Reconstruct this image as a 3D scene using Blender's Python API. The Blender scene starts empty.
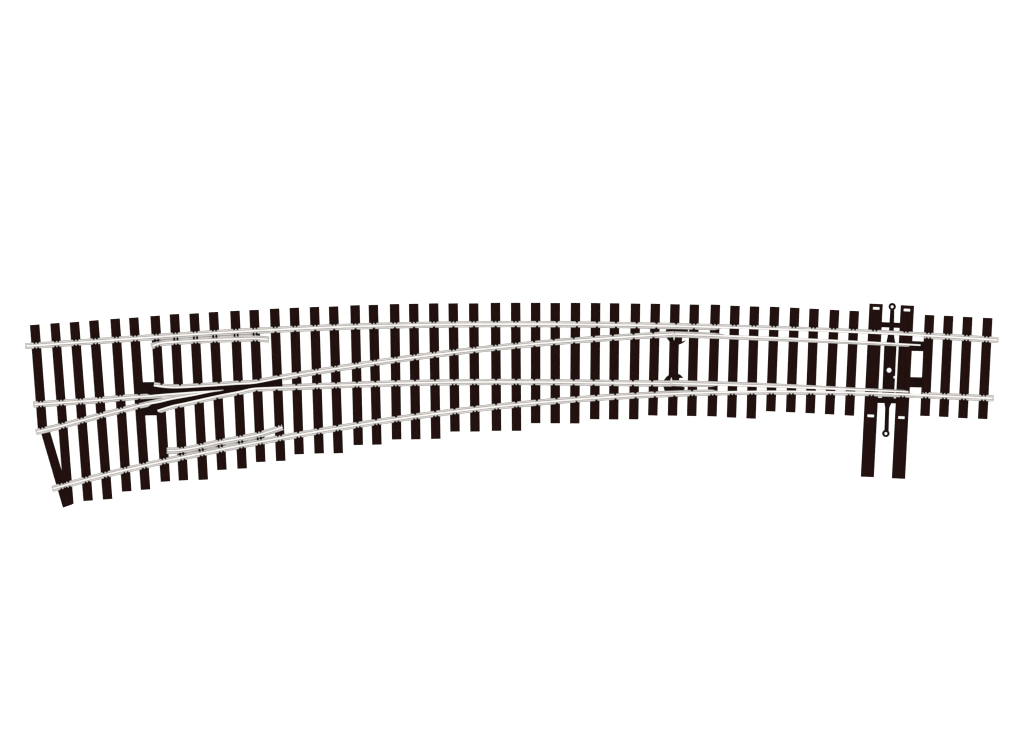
import bpy, bmesh, math, random
import numpy as np
from mathutils import Vector
from mathutils.geometry import tessellate_polygon

random.seed(4)
S = 0.0003                      # metres per drawing unit: 1 unit = 0.3 mm
MM = 0.001
scene = bpy.context.scene
COL = scene.collection


def W(p):
    """drawing units (x right, y down) -> metres on the table"""
    return ((p[0] - 512.0) * S, (375.0 - p[1]) * S)


# ------------------------------------------------------------------ camera
cam_data = bpy.data.cameras.new('camera')
cam_data.type = 'ORTHO'
cam_data.ortho_scale = 1024 * S
cam_data.sensor_fit = 'HORIZONTAL'
cam_data.clip_start = 0.01
cam_data.clip_end = 20.0
cam = bpy.data.objects.new('camera', cam_data)
cam.location = (0, 0, 0.8)
COL.objects.link(cam)
scene.camera = cam

# ------------------------------------------------------------------ light: a white light tent and one softbox straight above
world = bpy.data.worlds.new('World')
scene.world = world
world.use_nodes = True
bg = world.node_tree.nodes['Background']
bg.inputs['Color'].default_value = (1, 1, 1, 1)
bg.inputs['Strength'].default_value = 0.55

LH = 3.0
lamp_data = bpy.data.lights.new('softbox', 'AREA')
lamp_data.shape = 'SQUARE'
lamp_data.size = 0.35
lamp_data.energy = 1.05 * math.pi ** 2 * LH ** 2
lamp_data.color = (1.0, 0.995, 0.985)
lamp = bpy.data.objects.new('softbox', lamp_data)
lamp.location = (0.02, 0.03, LH)
COL.objects.link(lamp)

scene.view_settings.view_transform = 'Standard'
scene.view_settings.look = 'None'
scene.view_settings.exposure = 0.0
scene.view_settings.gamma = 1.0
scene.cycles.pixel_filter_type = 'BLACKMAN_HARRIS'
scene.cycles.filter_width = 1.15


# ------------------------------------------------------------------ materials
def material(name, base, base2, rough, spec, scale, stretch=(1, 1, 1), bump=0.0, metallic=0.0, lo=0.35, hi=0.65):
    m = bpy.data.materials.new(name)
    m.use_nodes = True
    nt = m.node_tree
    b = nt.nodes['Principled BSDF']
    tc = nt.nodes.new('ShaderNodeTexCoord')
    mp = nt.nodes.new('ShaderNodeMapping')
    mp.inputs['Scale'].default_value = stretch
    nz = nt.nodes.new('ShaderNodeTexNoise')
    nz.inputs['Scale'].default_value = scale
    nz.inputs['Detail'].default_value = 4
    rp = nt.nodes.new('ShaderNodeValToRGB')
    rp.color_ramp.elements[0].position = lo
    rp.color_ramp.elements[1].position = hi
    rp.color_ramp.elements[0].color = (*base, 1)
    rp.color_ramp.elements[1].color = (*base2, 1)
    L = nt.links.new
    L(tc.outputs['Object'], mp.inputs['Vector'])
    L(mp.outputs['Vector'], nz.inputs['Vector'])
    L(nz.outputs['Fac'], rp.inputs['Fac'])
    L(rp.outputs['Color'], b.inputs['Base Color'])
    b.inputs['Roughness'].default_value = rough
    b.inputs['Specular IOR Level'].default_value = spec
    b.inputs['Metallic'].default_value = metallic
    if bump:
        bp = nt.nodes.new('ShaderNodeBump')
        bp.inputs['Strength'].default_value = bump
        bp.inputs['Distance'].default_value = 0.0001
        L(nz.outputs['Fac'], bp.inputs['Height'])
        L(bp.outputs['Normal'], b.inputs['Normal'])
    return m


M_PAPER = material('white_card', (0.86, 0.86, 0.86), (0.88, 0.88, 0.88), 0.9, 0.1, 900)
M_SLEEPER = material('brown_black_sleeper_plastic', (0.0066, 0.0013, 0.0009), (0.0108, 0.0026, 0.0019), 0.8, 0.035, 900, (3.0, 0.35, 1), 0.25)
M_BLACK = material('black_moulded_plastic', (0.0052, 0.0015, 0.0011), (0.0078, 0.0023, 0.0018), 0.8, 0.035, 900, (1, 1, 1), 0.2)
M_FOOT = material('dull_nickel_silver', (0.415, 0.403, 0.392), (0.475, 0.462, 0.45), 0.65, 0.1, 700, (0.4, 2.0, 1))
M_HEAD = material('polished_nickel_silver', (0.58, 0.56, 0.545), (0.63, 0.61, 0.59), 0.5, 0.1, 700, (0.3, 2.0, 1))


# ------------------------------------------------------------------ object helpers
def link(name, bm, mat, parent=None, label=None):
    """one mesh object whose origin sits in the middle of its own base"""
    bm.verts.ensure_lookup_table()
    xs = [v.co.x for v in bm.verts]; ys = [v.co.y for v in bm.verts]; zs = [v.co.z for v in bm.verts]
    c = Vector(((min(xs) + max(xs)) / 2, (min(ys) + max(ys)) / 2, min(zs)))
    for v in bm.verts:
        v.co -= c
    bmesh.ops.recalc_face_normals(bm, faces=bm.faces[:])
    me = bpy.data.meshes.new(name)
    bm.to_mesh(me); bm.free()
    me.materials.append(mat)
    o = bpy.data.objects.new(name, me)
    COL.objects.link(o)
    if parent is not None:
        pw = Vector((0, 0, 0)); p = parent
        while p is not None:
            pw += p.location; p = p.parent
        o.parent = parent
        o.location = c - pw
    else:
        o.location = c
    if label:
        o['label'] = label
    return o


def ring(cx, cy, r, n=20):
    return [(cx + r * math.cos(2 * math.pi * i / n), cy + r * math.sin(2 * math.pi * i / n)) for i in range(n)]


def area(loop):
    return 0.5 * sum(loop[i][0] * loop[(i + 1) % len(loop)][1] - loop[(i + 1) % len(loop)][0] * loop[i][1] for i in range(len(loop)))


def inset(loop, d):
    """shift every edge of a convex outline inwards by d units"""
    if area(loop) < 0:
        loop = loop[::-1]
    n = len(loop); out = []
    for i in range(n):
        p0, p1, p2 = (Vector(loop[i - 1]), Vector(loop[i]), Vector(loop[(i + 1) % n]))
        a = (p1 - p0).normalized(); b = (p2 - p1).normalized()
        na = Vector((-a.y, a.x)); nb = Vector((-b.y, b.x))
        k = d / max(0.3, 1 + na.dot(nb))
        out.append(tuple(p1 + (na + nb) * k))
    return loop, out


def prism(bm, loop, z0, z1, holes=(), bevel=0.0):
    """outline (and holes) in units, heights in mm"""
    loops = [list(loop)] + [list(h) for h in holes]
    if bevel:
        base, top = inset(list(loop), bevel)
        bz = z1 - bevel * 0.3
        rings = [[bm.verts.new((*W(p), z * MM)) for p in l] for l, z in ((base, z0), (base, bz), (top, z1))]
        n = len(base)
        for a, b in zip(rings, rings[1:]):
            for i in range(n):
                bm.faces.new((a[i], a[(i + 1) % n], b[(i + 1) % n], b[i]))
        bm.faces.new(rings[0]); bm.faces.new(rings[-1])
        return
    flat = [p for l in loops for p in l]
    tris = tessellate_polygon([[Vector((p[0], p[1], 0)) for p in l] for l in loops])
    lo = [bm.verts.new((*W(p), z0 * MM)) for p in flat]
    hi = [bm.verts.new((*W(p), z1 * MM)) for p in flat]
    for t in tris:
        for vs in (lo, hi):
            try:
                bm.faces.new([vs[i] for i in t])
            except ValueError:
                pass
    k = 0
    for l in loops:
        n = len(l)
        for i in range(n):
            a, b = k + i, k + (i + 1) % n
            bm.faces.new((lo[a], lo[b], hi[b], hi[a]))
        k += n


# ------------------------------------------------------------------ rail lines
def poly(pts, deg, x0, x1, step=5.0):
    x = np.array([p[0] for p in pts]); y = np.array([p[1] for p in pts])
    t = (x - 512) / 512
    c = np.polyfit(t, y, deg)
    n = max(2, int(round((x1 - x0) / step)) + 1)
    xs = np.linspace(x0, x1, n)
    return [(float(a), float(b)) for a, b in zip(xs, np.polyval(c, (xs - 512) / 512))]


def smooth(pts, k=4):
    out = []
    P = [pts[0]] + list(pts) + [pts[-1]]
    for i in range(1, len(P) - 2):
        p0, p1, p2, p3 = map(np.array, P[i - 1:i + 3])
        for j in range(k):
            t = j / k
            out.append(tuple(0.5 * ((2 * p1) + (-p0 + p2) * t + (2 * p0 - 5 * p1 + 4 * p2 - p3) * t * t + (-p0 + 3 * p1 - 3 * p2 + p3) * t ** 3)))
    out.append(tuple(pts[-1]))
    return out


UPPER = [(25.3, 346.0), (35.8, 345.2), (56, 344.1), (95.2, 340.9), (156.3, 336.6), (175.6, 335.2), (214, 332.3), (256, 330.2),
         (315, 327.8), (374, 326.2), (395, 325.3), (454, 324.4), (517, 323.9), (575, 324.3), (635, 325.2), (674.7, 325.5), (693.5, 326.2),
         (725, 327.3), (754, 328.3), (875, 332.4), (917.8, 334.6), (947.6, 336.7), (967, 337.7), (986.3, 339.0), (998, 339.6)]
LOWER = [(52.5, 488.4), (69.9, 484.1), (88.7, 478.9), (125.3, 469.7), (143.5, 465.4), (165.3, 460.8), (182.8, 457.2), (202.2, 453.2),
         (217.5, 450.5), (260, 441.7), (279.9, 437.9), (298.1, 434.6), (336.6, 427.8), (358.4, 424.2), (376.2, 421.4), (396.6, 418.6),
         (435.4, 413.2), (474.3, 408.8), (516, 404.5), (554.7, 400.8), (594.3, 397.6), (634, 395.4), (691.5, 392.5), (730, 391.7),
         (752, 391.7), (810.6, 391.7), (830.5, 392.0), (850.4, 392.5), (870.9, 393.0), (903, 394.1), (944.4, 395.9), (963.5, 396.7), (983.4, 397.8), (993, 398.3)]
UPPER = [(x, y + float(np.interp(x, (25, 60, 100, 200, 300, 400, 560, 640, 1000), (0.1, 0.2, 0.4, 0.5, 0.3, 0.0, 0.0, 0.25, 0.4)))) for x, y in UPPER]
LOWER = [(x, y + float(np.interp(x, (50, 200, 290, 320, 620, 690, 1000), (0.25, 0.0, 0.3, 0.45, 0.4, 0.1, 0.15)))) for x, y in LOWER]
R1 = poly(UPPER, 6, 25.2, 998.4)
R4 = poly(LOWER, 7, 52.2, 993.6)

UP_CL = [(293.6, 375.5), (295.5, 374.6), (335.2, 368.1), (373.5, 362), (395, 359.4), (434.7, 353.9), (474.3, 349), (515.5, 345.3), (554.7, 341.9), (594.3, 338.9), (634, 336.2), (674, 334.2)]
LO_CL = [(293.6, 386.7), (336.6, 384.9), (376, 383.5), (396, 382.8), (453.8, 382.0), (516.4, 381.5), (573.8, 382.1), (632.6, 383.0), (671.3, 383.4)]
UP_CL = [(x, y + float(np.interp(x, (293, 300, 320, 500, 540, 680), (0.2, 0.6, 0.8, 0.75, 0.3, 0.0)))) for x, y in UP_CL]
LO_CL = [(x, y + float(np.interp(x, (293, 310, 620, 672), (0.45, 0.5, 0.3, 0.1)))) for x, y in LO_CL]
R2c = smooth([(153.9, 385.4), (168.4, 387.2), (183, 387.2), (200.5, 386.2), (221, 384.9), (238.7, 383.7), (252.6, 383.0), (264.3, 381.0), (279, 378.0)]) + poly(UP_CL, 4, 293.6, 674.2)
R3c = smooth([(157.6, 410.8), (172, 406.2), (183.7, 403.7), (200.5, 399.9), (221, 395.4), (238.7, 392.0), (246.7, 390.1), (255.5, 388.6), (276, 387.7)]) + poly(LO_CL, 4, 291, 671.6)
R2s = poly([(674, 334.2), (694, 334.8), (714, 335.4), (753, 336.7), (800, 339.0), (836, 340.8), (876, 343.2), (920, 344.9)], 2, 674.5, 920.4)
R3s = poly([(671.3, 383.4), (693, 383.9), (714, 384.4), (752.8, 385.7), (810, 387.9), (850, 389.4), (880, 390.7), (908, 391.9)], 2, 671.9, 908.5)
RA = smooth([(33.4, 404.5), (66, 402.4), (99.3, 400.1), (121, 398.0), (144.4, 396.5), (166, 394.6), (183.7, 393.3), (203.5, 391.7), (223.4, 390.2)])
RB = smooth([(36.0, 432.0), (44.7, 430.0), (62.8, 425.6), (81.5, 420.6), (100.7, 415.5), (125, 409.4), (142.6, 404.9), (160.2, 401.6), (171.9, 398.8), (191.7, 395.3), (209.3, 392.0), (221, 390.5)])
CU = smooth([(151.6, 346.2), (157.8, 344.0), (164.7, 342.6), (175.6, 341.8), (194.5, 340.6), (213.8, 339.7), (235.7, 338.9), (252, 338.4), (260, 338.7), (269.2, 339.6)])
CL = smooth([(166.8, 450.6), (177.6, 450.4), (188.2, 449.0), (201, 446.4), (218.7, 442.5), (235, 439.4), (250, 436.6), (260, 434.4), (273.5, 430.3), (282.6, 427.2)])

Z_TIE, Z_FOOT, Z_WEB, Z_HB, Z_HEAD = 1.60, 1.74, 2.00, 2.80, 3.40
FW, HW = 3.15, 0.98


def frames(path):
    P = [np.array(p, float) for p in path]
    out = []
    for i, p in enumerate(P):
        t = P[min(i + 1, len(P) - 1)] - P[max(i - 1, 0)]
        t = t / np.hypot(*t)
        n = np.array((t[1], -t[0]))           # towards smaller y: the upper side
        out.append((p, t, n))
    return out


def sweep(bm, path, section):
    """section(x) -> closed list of (offset towards the upper side in units, height in mm)"""
    prev = None; first = None
    for p, t, n in frames(path):
        cur = [bm.verts.new((*W(p + n * o), z * MM)) for o, z in section(p[0])]
        if prev:
            k = len(cur)
            for i in range(k):
                bm.faces.new((prev[i], prev[(i + 1) % k], cur[(i + 1) % k], cur[i]))
        else:
            first = cur
        prev = cur
    bm.faces.new(first); bm.faces.new(prev[::-1])


def trim(path, a, b):
    """cut a from the start and b from the end of a line"""
    P = [np.array(p, float) for p in path]
    def cut(P, d):
        while d > 0 and len(P) > 2:
            L = np.hypot(*(P[1] - P[0]))
            if L > d:
                P[0] = P[0] + (P[1] - P[0]) * d / L
                break
            d -= L; P = P[1:]
        return P
    P = cut(P, a); P = cut(P[::-1], b)[::-1]
    return [tuple(p) for p in P]


def ramp(x, *keys):
    """piecewise linear through (x, value) keys"""
    return float(np.interp(x, [k[0] for k in keys], [k[1] for k in keys]))


def densify(path, xs):
    """add stations so that a change of foot width is crisp"""
    P = list(path)
    for x in xs:
        for i in range(len(P) - 1):
            if P[i][0] < x < P[i + 1][0]:
                f = (x - P[i][0]) / (P[i + 1][0] - P[i][0])
                P.insert(i + 1, (x, P[i][1] + f * (P[i + 1][1] - P[i][1])))
                break
    return P


def rail(name, path, parent, up=lambda x: FW, lo=lambda x: FW, head=lambda x: HW, ends=(1.2, 1.2), drop=0.0, stations=(), label=None):
    path = densify(path, stations)

    def foot(x):
        u, l = up(x), lo(x)
        w = 0.42 if head(x) > 0.6 else head(x) * 0.6
        e = 0.56
        wb = head(x) * 0.9
        def side(f):
            return [(f, Z_TIE), (f, Z_FOOT - 0.13), (max(f - e, wb), Z_FOOT + 0.24), (max(min(wb + 0.55, f - e), wb), Z_FOOT + 0.27), (wb, Z_HB - 0.06 - drop), (w, Z_HB - drop)]
        return [(-o, z) for o, z in side(l)] + side(u)[::-1]

    def crown(x):
        h = head(x)
        return [(-h * 0.8, Z_HB - drop), (-h, Z_HB + 0.12 - drop), (-h, Z_HEAD - 0.12 - drop), (-h * 0.72, Z_HEAD - drop),
                (h * 0.72, Z_HEAD - drop), (h, Z_HEAD - 0.12 - drop), (h, Z_HB + 0.12 - drop), (h * 0.8, Z_HB - drop)]
    bm = bmesh.new(); sweep(bm, path, foot)
    r = link(name, bm, M_FOOT, parent, label)
    bm = bmesh.new(); sweep(bm, trim(path, *ends), crown)
    link('rail_head', bm, M_HEAD, r)
    return r


# ------------------------------------------------------------------ setting: white card
bm = bmesh.new()
prism(bm, [(-4500, -4500), (5500, -4500), (5500, 5300), (-4500, 5300)], -1.0, 0.0)
g = link('ground', bm, M_PAPER)
g['kind'] = 'structure'
g['label'] = 'plain white surface under the track'

# ------------------------------------------------------------------ the turnout
track = bpy.data.objects.new('model_railway_turnout', None)
track.empty_display_size = 0.02
track['label'] = 'curved model railway turnout, silver rails on dark brown sleepers, lying on white'
track['category'] = 'model track'
COL.objects.link(track)

# sleepers: middle of the upper end, middle of the lower end
SL = [((35.0, 325.0), (43.2, 432.6)), ((55.1, 323.4), None), ((74.7, 322.3), (88.5, 500.4)), ((94.1, 320.7), (108.0, 498.9)),
      ((115.4, 319.0), (127.1, 491.0)), ((134.0, 317.9), (145.9, 489.3)), ((155.4, 316.1), (165.8, 481.2)), ((174.7, 314.4), (183.8, 480.0)),
      ((194.4, 313.7), (203.6, 479.4)), ((213.7, 312.3), (222.3, 469.5)), ((235.2, 311.1), (242.5, 468.2)), ((254.3, 310.2), (261.1, 461.6)),
      ((274.8, 308.9), (281.1, 460.6)), ((294.6, 308.0), (299.5, 453.9)), ((314.7, 307.2), (319.5, 453.1)), ((333.8, 306.7), (338.6, 452.9)),
      ((355.3, 305.5), (358.6, 444.7)), ((373.6, 305.1), (377.2, 444.3)), ((394.8, 304.3), (396.95, 439.1)), ((413.9, 304.0), (416.1, 439.0)),
      ((433.9, 303.6), (436.1, 438.5)), ((453.4, 303.6), (455.3, 431.2)), ((473.9, 303.6), (475.3, 431.2)), ((495.7, 303.0), (496.8, 430.5)),
      ((515.6, 303.0), (516.5, 430.5)), ((535.6, 303.0), (535.6, 422.9)), ((555.2, 303.2), (555.2, 423.0)), ((575.5, 303.1), (574.7, 423.1)),
      ((595.6, 303.3), (594.6, 418.9)), ((614.6, 303.5), (613.6, 419.1)), ((635.5, 303.8), (633.6, 419.0)), ((655.4, 304.0), (652.7, 415.1)),
      ((675.0, 304.5), (672.4, 415.3)), ((694.4, 304.8), (691.6, 415.7)), ((715.4, 304.9), (711.9, 416.0)), ((735.0, 306.0), (731.4, 417.2)),
      ((754.5, 306.7), (751.0, 418.2)), ((774.6, 307.1), (770.6, 411.0)), ((794.7, 308.0), (790.5, 411.9)), ((814.1, 309.0), (810.0, 412.9)),
      ((834.5, 310.2), (829.4, 414.0)), ((854.2, 311.2), (849.2, 415.2)), ((929.5, 315.3), (924.8, 415.6)), ((948.5, 316.1), (943.5, 416.5)),
      ((967.6, 317.2), (962.7, 417.8)), ((987.6, 318.2), (982.5, 418.6))]
SW = 4.8                                    # half width
sleepers = []                                # (object, middle top, middle bottom)


def bar(a, b, hw):
    a, b = np.array(a, float), np.array(b, float)
    t = (b - a) / np.hypot(*(b - a)); n = np.array((t[1], -t[0])) * hw
    return [tuple(a + n), tuple(b + n), tuple(b - n), tuple(a - n)]


for a, b in SL:
    bm = bmesh.new()
    if b is None:                            # second sleeper: its lower end is cut along the splayed one
        q = [(59.6, 322.8), (73.7, 503.8), (64.7, 506.9), (50.3, 323.5)]
        b = (69.1, 505.0)
    else:
        dx = -0.25 if a[0] < 500 else 0.05
        a, b = (a[0] + dx, a[1] - 0.3), (b[0] + dx, b[1] + (0.4 if b[1] > 440 or a[0] > 60 else 0))
        q = bar(a, b, SW)
    prism(bm, q, 0.0, Z_TIE, bevel=0.25)
    sleepers.append((link('sleeper', bm, M_SLEEPER, track), a, b))
bm = bmesh.new()
prism(bm, [(40.6, 431.2), (49.9, 430.6), (72.0, 504.6), (63.0, 507.7)], 0.0, Z_TIE - 0.03, bevel=0.25)
o = link('sleeper', bm, M_SLEEPER, track, 'splayed sleeper running askew to the others')
sleepers.append((o, (45.7, 431), (68, 505.6)))

# the two long timbers with their slots
timbers = []
for q, slots in (([(869.4, 303.5), (882.8, 304.1), (873.9, 477.2), (860.7, 476.7)],
                  [[(873.0, 306.9), (879.5, 307.2), (879.35, 309.8), (872.85, 309.5)], [(867.4, 414.4), (874.1, 414.7), (873.95, 417.3), (867.25, 417.0)]]),
                 ([(900.7, 305.1), (914.1, 305.7), (905.1, 478.9), (891.7, 478.3)],
                  [[(903.7, 308.6), (910.2, 308.9), (910.05, 311.5), (903.55, 311.2)], [(898.2, 416.1), (904.6, 416.4), (904.45, 419.0), (898.05, 418.7)]])):
    bm = bmesh.new()
    prism(bm, q, 0.0, Z_TIE, slots)
    o = link('long_sleeper', bm, M_SLEEPER, track, 'long wide sleeper with two slots for the point motor')
    timbers.append((o, ((q[0][0] + q[1][0]) / 2, q[0][1]), ((q[2][0] + q[3][0]) / 2, q[2][1])))

# ------------------------------------------------------------------ rails
def r1_lo(x):
    if x < 300:
        return FW
    return ramp(x, (690, FW), (715, 3.0), (722, 1.0), (924.5, 1.0), (924.6, FW))


def r4_up(x):
    if x < 300:
        return FW
    return ramp(x, (690, FW), (712, 3.0), (719, 1.0), (922.5, 1.0), (922.6, FW))


rail('stock_rail', R1, track, lo=r1_lo, stations=(715, 722, 924.5, 924.6))
rail('stock_rail', R4, track, up=r4_up, stations=(712, 719, 922.5, 922.6))
rail('closure_rail', R2c, track, up=lambda x: ramp(x, (159.8, 3.3), (160.3, 1.5), (161.8, 1.6), (162.6, FW)), lo=lambda x: FW if x > 282.6 else 0.9, ends=(0, 0.1), drop=0.02, stations=(159.8, 160.3, 161.8, 162.6, 282.5, 282.7))
rail('closure_rail', R3c, track, lo=lambda x: FW if x > 160 else 1.4, up=lambda x: FW if x > 282.6 else 0.9, ends=(0, 0.1), drop=0.02, stations=(282.5, 282.7))
rail('switch_rail', R2s, track, up=lambda x: ramp(x, (695, 2.9), (716, 2.6), (726, 1.0)),
     lo=lambda x: ramp(x, (760, 3.3), (880, 2.5), (908, 2.3), (911, 0.8)), head=lambda x: ramp(x, (860, HW), (920, 0.75)), ends=(0.1, 0), drop=0.12, stations=(908, 911, 716, 726))
rail('switch_rail', R3s, track, lo=lambda x: ramp(x, (695, 2.9), (711, 2.6), (718, 1.0)),
     up=lambda x: ramp(x, (760, 3.3), (820, 2.6), (865, 1.9), (904, 1.8), (908, 0.8)), head=lambda x: ramp(x, (860, HW), (908, 0.7)), ends=(0.1, 0), drop=0.12, stations=(904, 711, 718))
rail('crossing_rail', RA, track, up=lambda x: ramp(x, (130, FW), (140, 2.8), (147, 2.7), (151, 0.8)), lo=lambda x: ramp(x, (130, FW), (141, 2.5), (161, 3.35), (165, 2.3), (190, 1.2), (223, 0.35)),
     head=lambda x: ramp(x, (196, HW), (210, 0.6), (223, 0.15)), ends=(1.2, 0), stations=(147, 151))
rail('crossing_rail', RB, track, lo=lambda x: ramp(x, (147, FW), (152, 0.8)), up=lambda x: ramp(x, (130, FW), (141, 2.5), (161, 3.35), (165, 2.3), (190, 1.2), (223, 0.35)),
     head=lambda x: ramp(x, (196, HW), (210, 0.6), (221, 0.15)), ends=(1.2, 0), drop=0.04, stations=(147, 152))
rail('check_rail', CU, track, up=lambda x: ramp(x, (170, 3.0), (180, 3.4), (215, 3.4), (240, 4.2), (256, 4.2), (258, 3.0)), ends=(1.0, 1.2), drop=0.03)
rail('check_rail', CL, track, lo=lambda x: ramp(x, (182, 3.4), (260, 3.6), (266, 3.0)), ends=(1.0, 0.6), drop=0.03)

# ------------------------------------------------------------------ crossing: black frog plate and silver vee
def at(path, x):
    return float(np.interp(x, [p[0] for p in path], [p[1] for p in path]))


up_edge = [(x, at(R2c, x) + 0.2) for x in (156, 168, 183, 200, 221, 238, 252, 264, 278)]
lo_edge = [(x, at(R3c, x) - 0.2) for x in (278, 264, 255, 246, 238, 221, 200, 183, 172, 159)]
plate = [(136.6, 382.2), (154.6, 382.0)] + up_edge + [(280.4, 379.2), (282.0, 381.2), (282.2, 383.8), (280.4, 386.2)] + lo_edge + [(157.8, 413.0), (157.8, 415.3), (137.8, 415.6)]
bm = bmesh.new()
prism(bm, plate, Z_TIE - 0.4, Z_TIE + 0.06)
link('frog_plate', bm, M_BLACK, track)

vee = [(x, at(RA, x) + 0.4) for x in (161, 166, 175, 184, 194, 204, 214, 222)] + [(x, at(RB, x) - 0.4) for x in (214, 204, 194, 184, 175, 166, 162)]
bm = bmesh.new()
prism(bm, vee, Z_TIE + 0.05, Z_WEB + 0.1)
link('crossing_vee', bm, M_FOOT, track)

# ------------------------------------------------------------------ hinges of the switch rails on one sleeper
hu = [(665.9, 329.4), (668, 329.2), (674, 329.0), (680, 328.8), (687.9, 329.4), (687.9, 331.6), (682.2, 333.5), (682.0, 341.5), (685.9, 340.1), (684.0, 342.4), (681.5, 343.7), (678.5, 344.8), (676, 345), (670.3, 345), (670.1, 342.4), (666.7, 338.2), (666, 333)]
hl = [(669.3, 374.6), (673, 373.8), (677.6, 373.6), (680.2, 374.6), (683.1, 377.3), (682.4, 378.0), (679.4, 378.0), (679.0, 379.8), (679.0, 385.8), (684.8, 387.3), (684.3, 390.0), (664.6, 390.8), (663.2, 386.2), (664.2, 379.6), (666.6, 376.5)]
for outline, pin in ((hu, [(673.1, 333.0), (674.9, 333.0), (675.0, 337.2), (674.4, 340.2), (673.8, 340.2), (673.1, 337.2)]),
                     (hl, [(671.0, 377.6), (671.6, 377.6), (672.4, 380.5), (672.3, 384.6), (670.3, 384.6), (670.2, 380.5)])):
    bm = bmesh.new(); prism(bm, outline, Z_TIE - 0.35, Z_TIE + 0.05)
    h = link('hinge_plate', bm, M_BLACK, track)
    bm = bmesh.new(); prism(bm, pin, Z_TIE + 0.05, Z_HEAD + 0.12)
    link('hinge_pin', bm, M_FOOT, h)

# ------------------------------------------------------------------ tie bar with its two eyes, and the webs that join the long sleepers
def arc(cx, cy, r, a0, a1, n=14):
    return [(cx + r * math.cos(math.radians(a0 + (a1 - a0) * i / n)), cy + r * math.sin(math.radians(a0 + (a1 - a0) * i / n))) for i in range(n + 1)]


tb = (arc(892.2, 306.6, 3.75, 122, 418, 18)                                  # upper eye, clockwise on the page
      + [(894.2, 316.0), (893.7, 331.0), (893.8, 334.0), (895.1, 342.3), (896.5, 343.5), (895.0, 376.0), (893.5, 376.1), (893.3, 378.2), (894.9, 378.4), (893.8, 398.0),
         (891.1, 403.6), (889.2, 408.0), (888.6, 430.6)]
      + arc(885.8, 433.4, 3.75, -45, 225, 18)
      + [(884.3, 430.0), (885.1, 408.0), (884.4, 403.4), (881.9, 398.0), (884.3, 343.5), (886.3, 342.3), (888.1, 334.0), (888.9, 331.0), (889.8, 316.0)])
bm = bmesh.new()
prism(bm, tb, 0.55, 1.5, [ring(892.1, 306.8, 1.5), ring(889.0, 370.2, 2.45), ring(885.8, 433.5, 1.5)])
link('tie_bar', bm, M_BLACK, track)
for q in ([(880.5, 322.0), (902, 322.9), (901.8, 328.1), (880.3, 327.2)], [(876, 397.6), (898, 398.4), (897.8, 403.6), (875.8, 402.9)]):
    bm = bmesh.new(); prism(bm, q, 0.0, 0.5)
    link('cross_web', bm, M_BLACK, track)
for q in ([(910.5, 341.0), (926, 341.6), (925.8, 351.3), (910, 350.9)], [(908.8, 377.0), (925, 377.4), (925.0, 387.6), (908.4, 387.2)]):
    bm = bmesh.new(); prism(bm, q, 0.0, Z_TIE - 0.04)
    link('toe_plate', bm, M_BLACK, track)


# ------------------------------------------------------------------ rail chairs: small clips moulded on the sleepers, gripping the rail foot
def cross(path, a, b):
    """where the rail line meets a sleeper's middle line"""
    a, b = np.array(a, float), np.array(b, float)
    d = b - a
    fr = frames(path)
    for (p, t, n), (q, _, _) in zip(fr, fr[1:]):
        e = q - p
        den = d[0] * e[1] - d[1] * e[0]
        if abs(den) < 1e-9:
            continue
        w = p - a
        s = (w[0] * e[1] - w[1] * e[0]) / den
        u = (w[0] * d[1] - w[1] * d[0]) / den
        if 0 <= u <= 1 and -0.01 <= s <= 1.01:
            return p + u * e, t, n
    return None


def clip(bm, c, t, n, along, side, edge, reach=1.45, w0=1.15, w1=0.62, back=1.3, top=0.42):
    o0, o1 = side * (edge + back), side * (edge - reach)
    om = side * (edge - reach * 0.2)
    q = [c + t * (along - w0) + n * o0, c + t * (along + w0) + n * o0, c + t * (along + w0) + n * om, c + t * (along + w1) + n * o1, c + t * (along - w1) + n * o1, c + t * (along - w0) + n * om]
    prism(bm, [tuple(p) for p in q], Z_TIE - 0.3, Z_FOOT + top)


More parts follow.
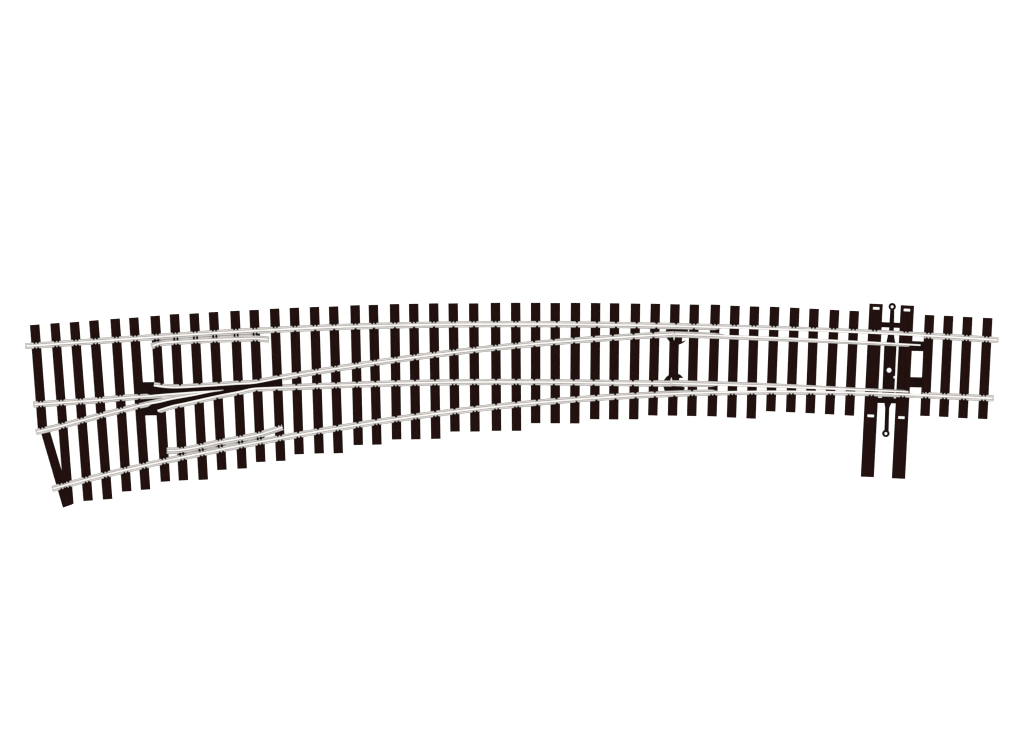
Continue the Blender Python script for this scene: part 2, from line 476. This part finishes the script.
def chairs(name, path, rule):
    for o, a, b in sleepers + timbers:
        hit = cross(path, a, b)
        if hit is None:
            continue
        c, t, n = hit
        r = rule(c[0], o)
        if r is None:
            continue
        nu, nl, off = r[:3]
        eu, el = (r[3], r[4]) if len(r) > 3 else (FW, FW)
        if nu + nl == 0:
            continue
        bm = bmesh.new()
        for side, k, e in ((1, nu, eu), (-1, nl, el)):
            if k == 2:
                for s in (-1.65, 1.65):
                    clip(bm, c, t, n, s, side, e)
            elif k == 1:
                clip(bm, c, t, n, off, side, e, w0=1.3, w1=0.8)
            elif k == 3:                      # pair of bosses between running rail and check rail
                for s in (-1.6, 1.6):
                    clip(bm, c, t, n, s, side, 3.4, reach=1.55, w0=1.0, w1=0.75, back=1.5, top=0.7)
        link(name, bm, M_BLACK, o)


def rule_upper(x, o):
    if x < 150: return 2, 2, 0
    if x < 262: return 2, 3, 0
    if x < 530: return 2, 1, 0
    if x < 665: return 1, 1, 1.5
    if x < 690: return 1, 0, 1.5
    if x < 700: return 2, 1, 0
    if x < 920: return 2, 0, 0
    return 2, 2, 0


def rule_lower(x, o):
    if x < 172: return 2, 2, 0
    if x < 270: return 3, 2, 0
    if x < 290: return 2, 2, 0
    if x < 520: return 1, 2, 0
    if x < 664: return 1, 1, 1.5
    if x < 685: return 0, 1, 1.3
    if x < 700: return 1, 2, 0
    if x < 920: return 0, 2, 0
    return 2, 2, 0


def rule_up_closure(x, o):
    if x < 165: return None
    if x < 285: return 1, 0, 1.6
    if x < 302: return 1, 1, 1.6
    if x < 520: return 2, 1, 0
    if x < 665: return 1, 1, -1.4
    return None


def rule_lo_closure(x, o):
    if x < 165: return None
    if x < 285: return 0, 1, -1.2
    if x < 302: return 1, 1, -0.6
    if x < 520: return 1, 2, 0
    if x < 665: return 1, 1, -1.4
    return None


def rule_a(x, o):
    if x < 105: return 2, 2, 0
    if x < 130: return 2, 1, 0
    if x < 150: return 1, 1, 0
    return None


def rule_b(x, o):
    if o is sleepers[-1][0]: return 0, 2, 0
    if x < 46: return 2, 0, 0
    if x < 130: return 2, 2, 0
    if x < 150: return 1, 1, -1.5
    return None


chairs('stock_rail_chair', R1, rule_upper)
chairs('stock_rail_chair', R4, rule_lower)
chairs('closure_rail_chair', R2c, rule_up_closure)
chairs('closure_rail_chair', R3c, rule_lo_closure)
chairs('crossing_rail_chair', RA, rule_a)
chairs('crossing_rail_chair', RB, rule_b)
chairs('check_rail_chair', CU, lambda x, o: (0, 2, 0))
chairs('check_rail_chair', CL, lambda x, o: (2, 0, 0))
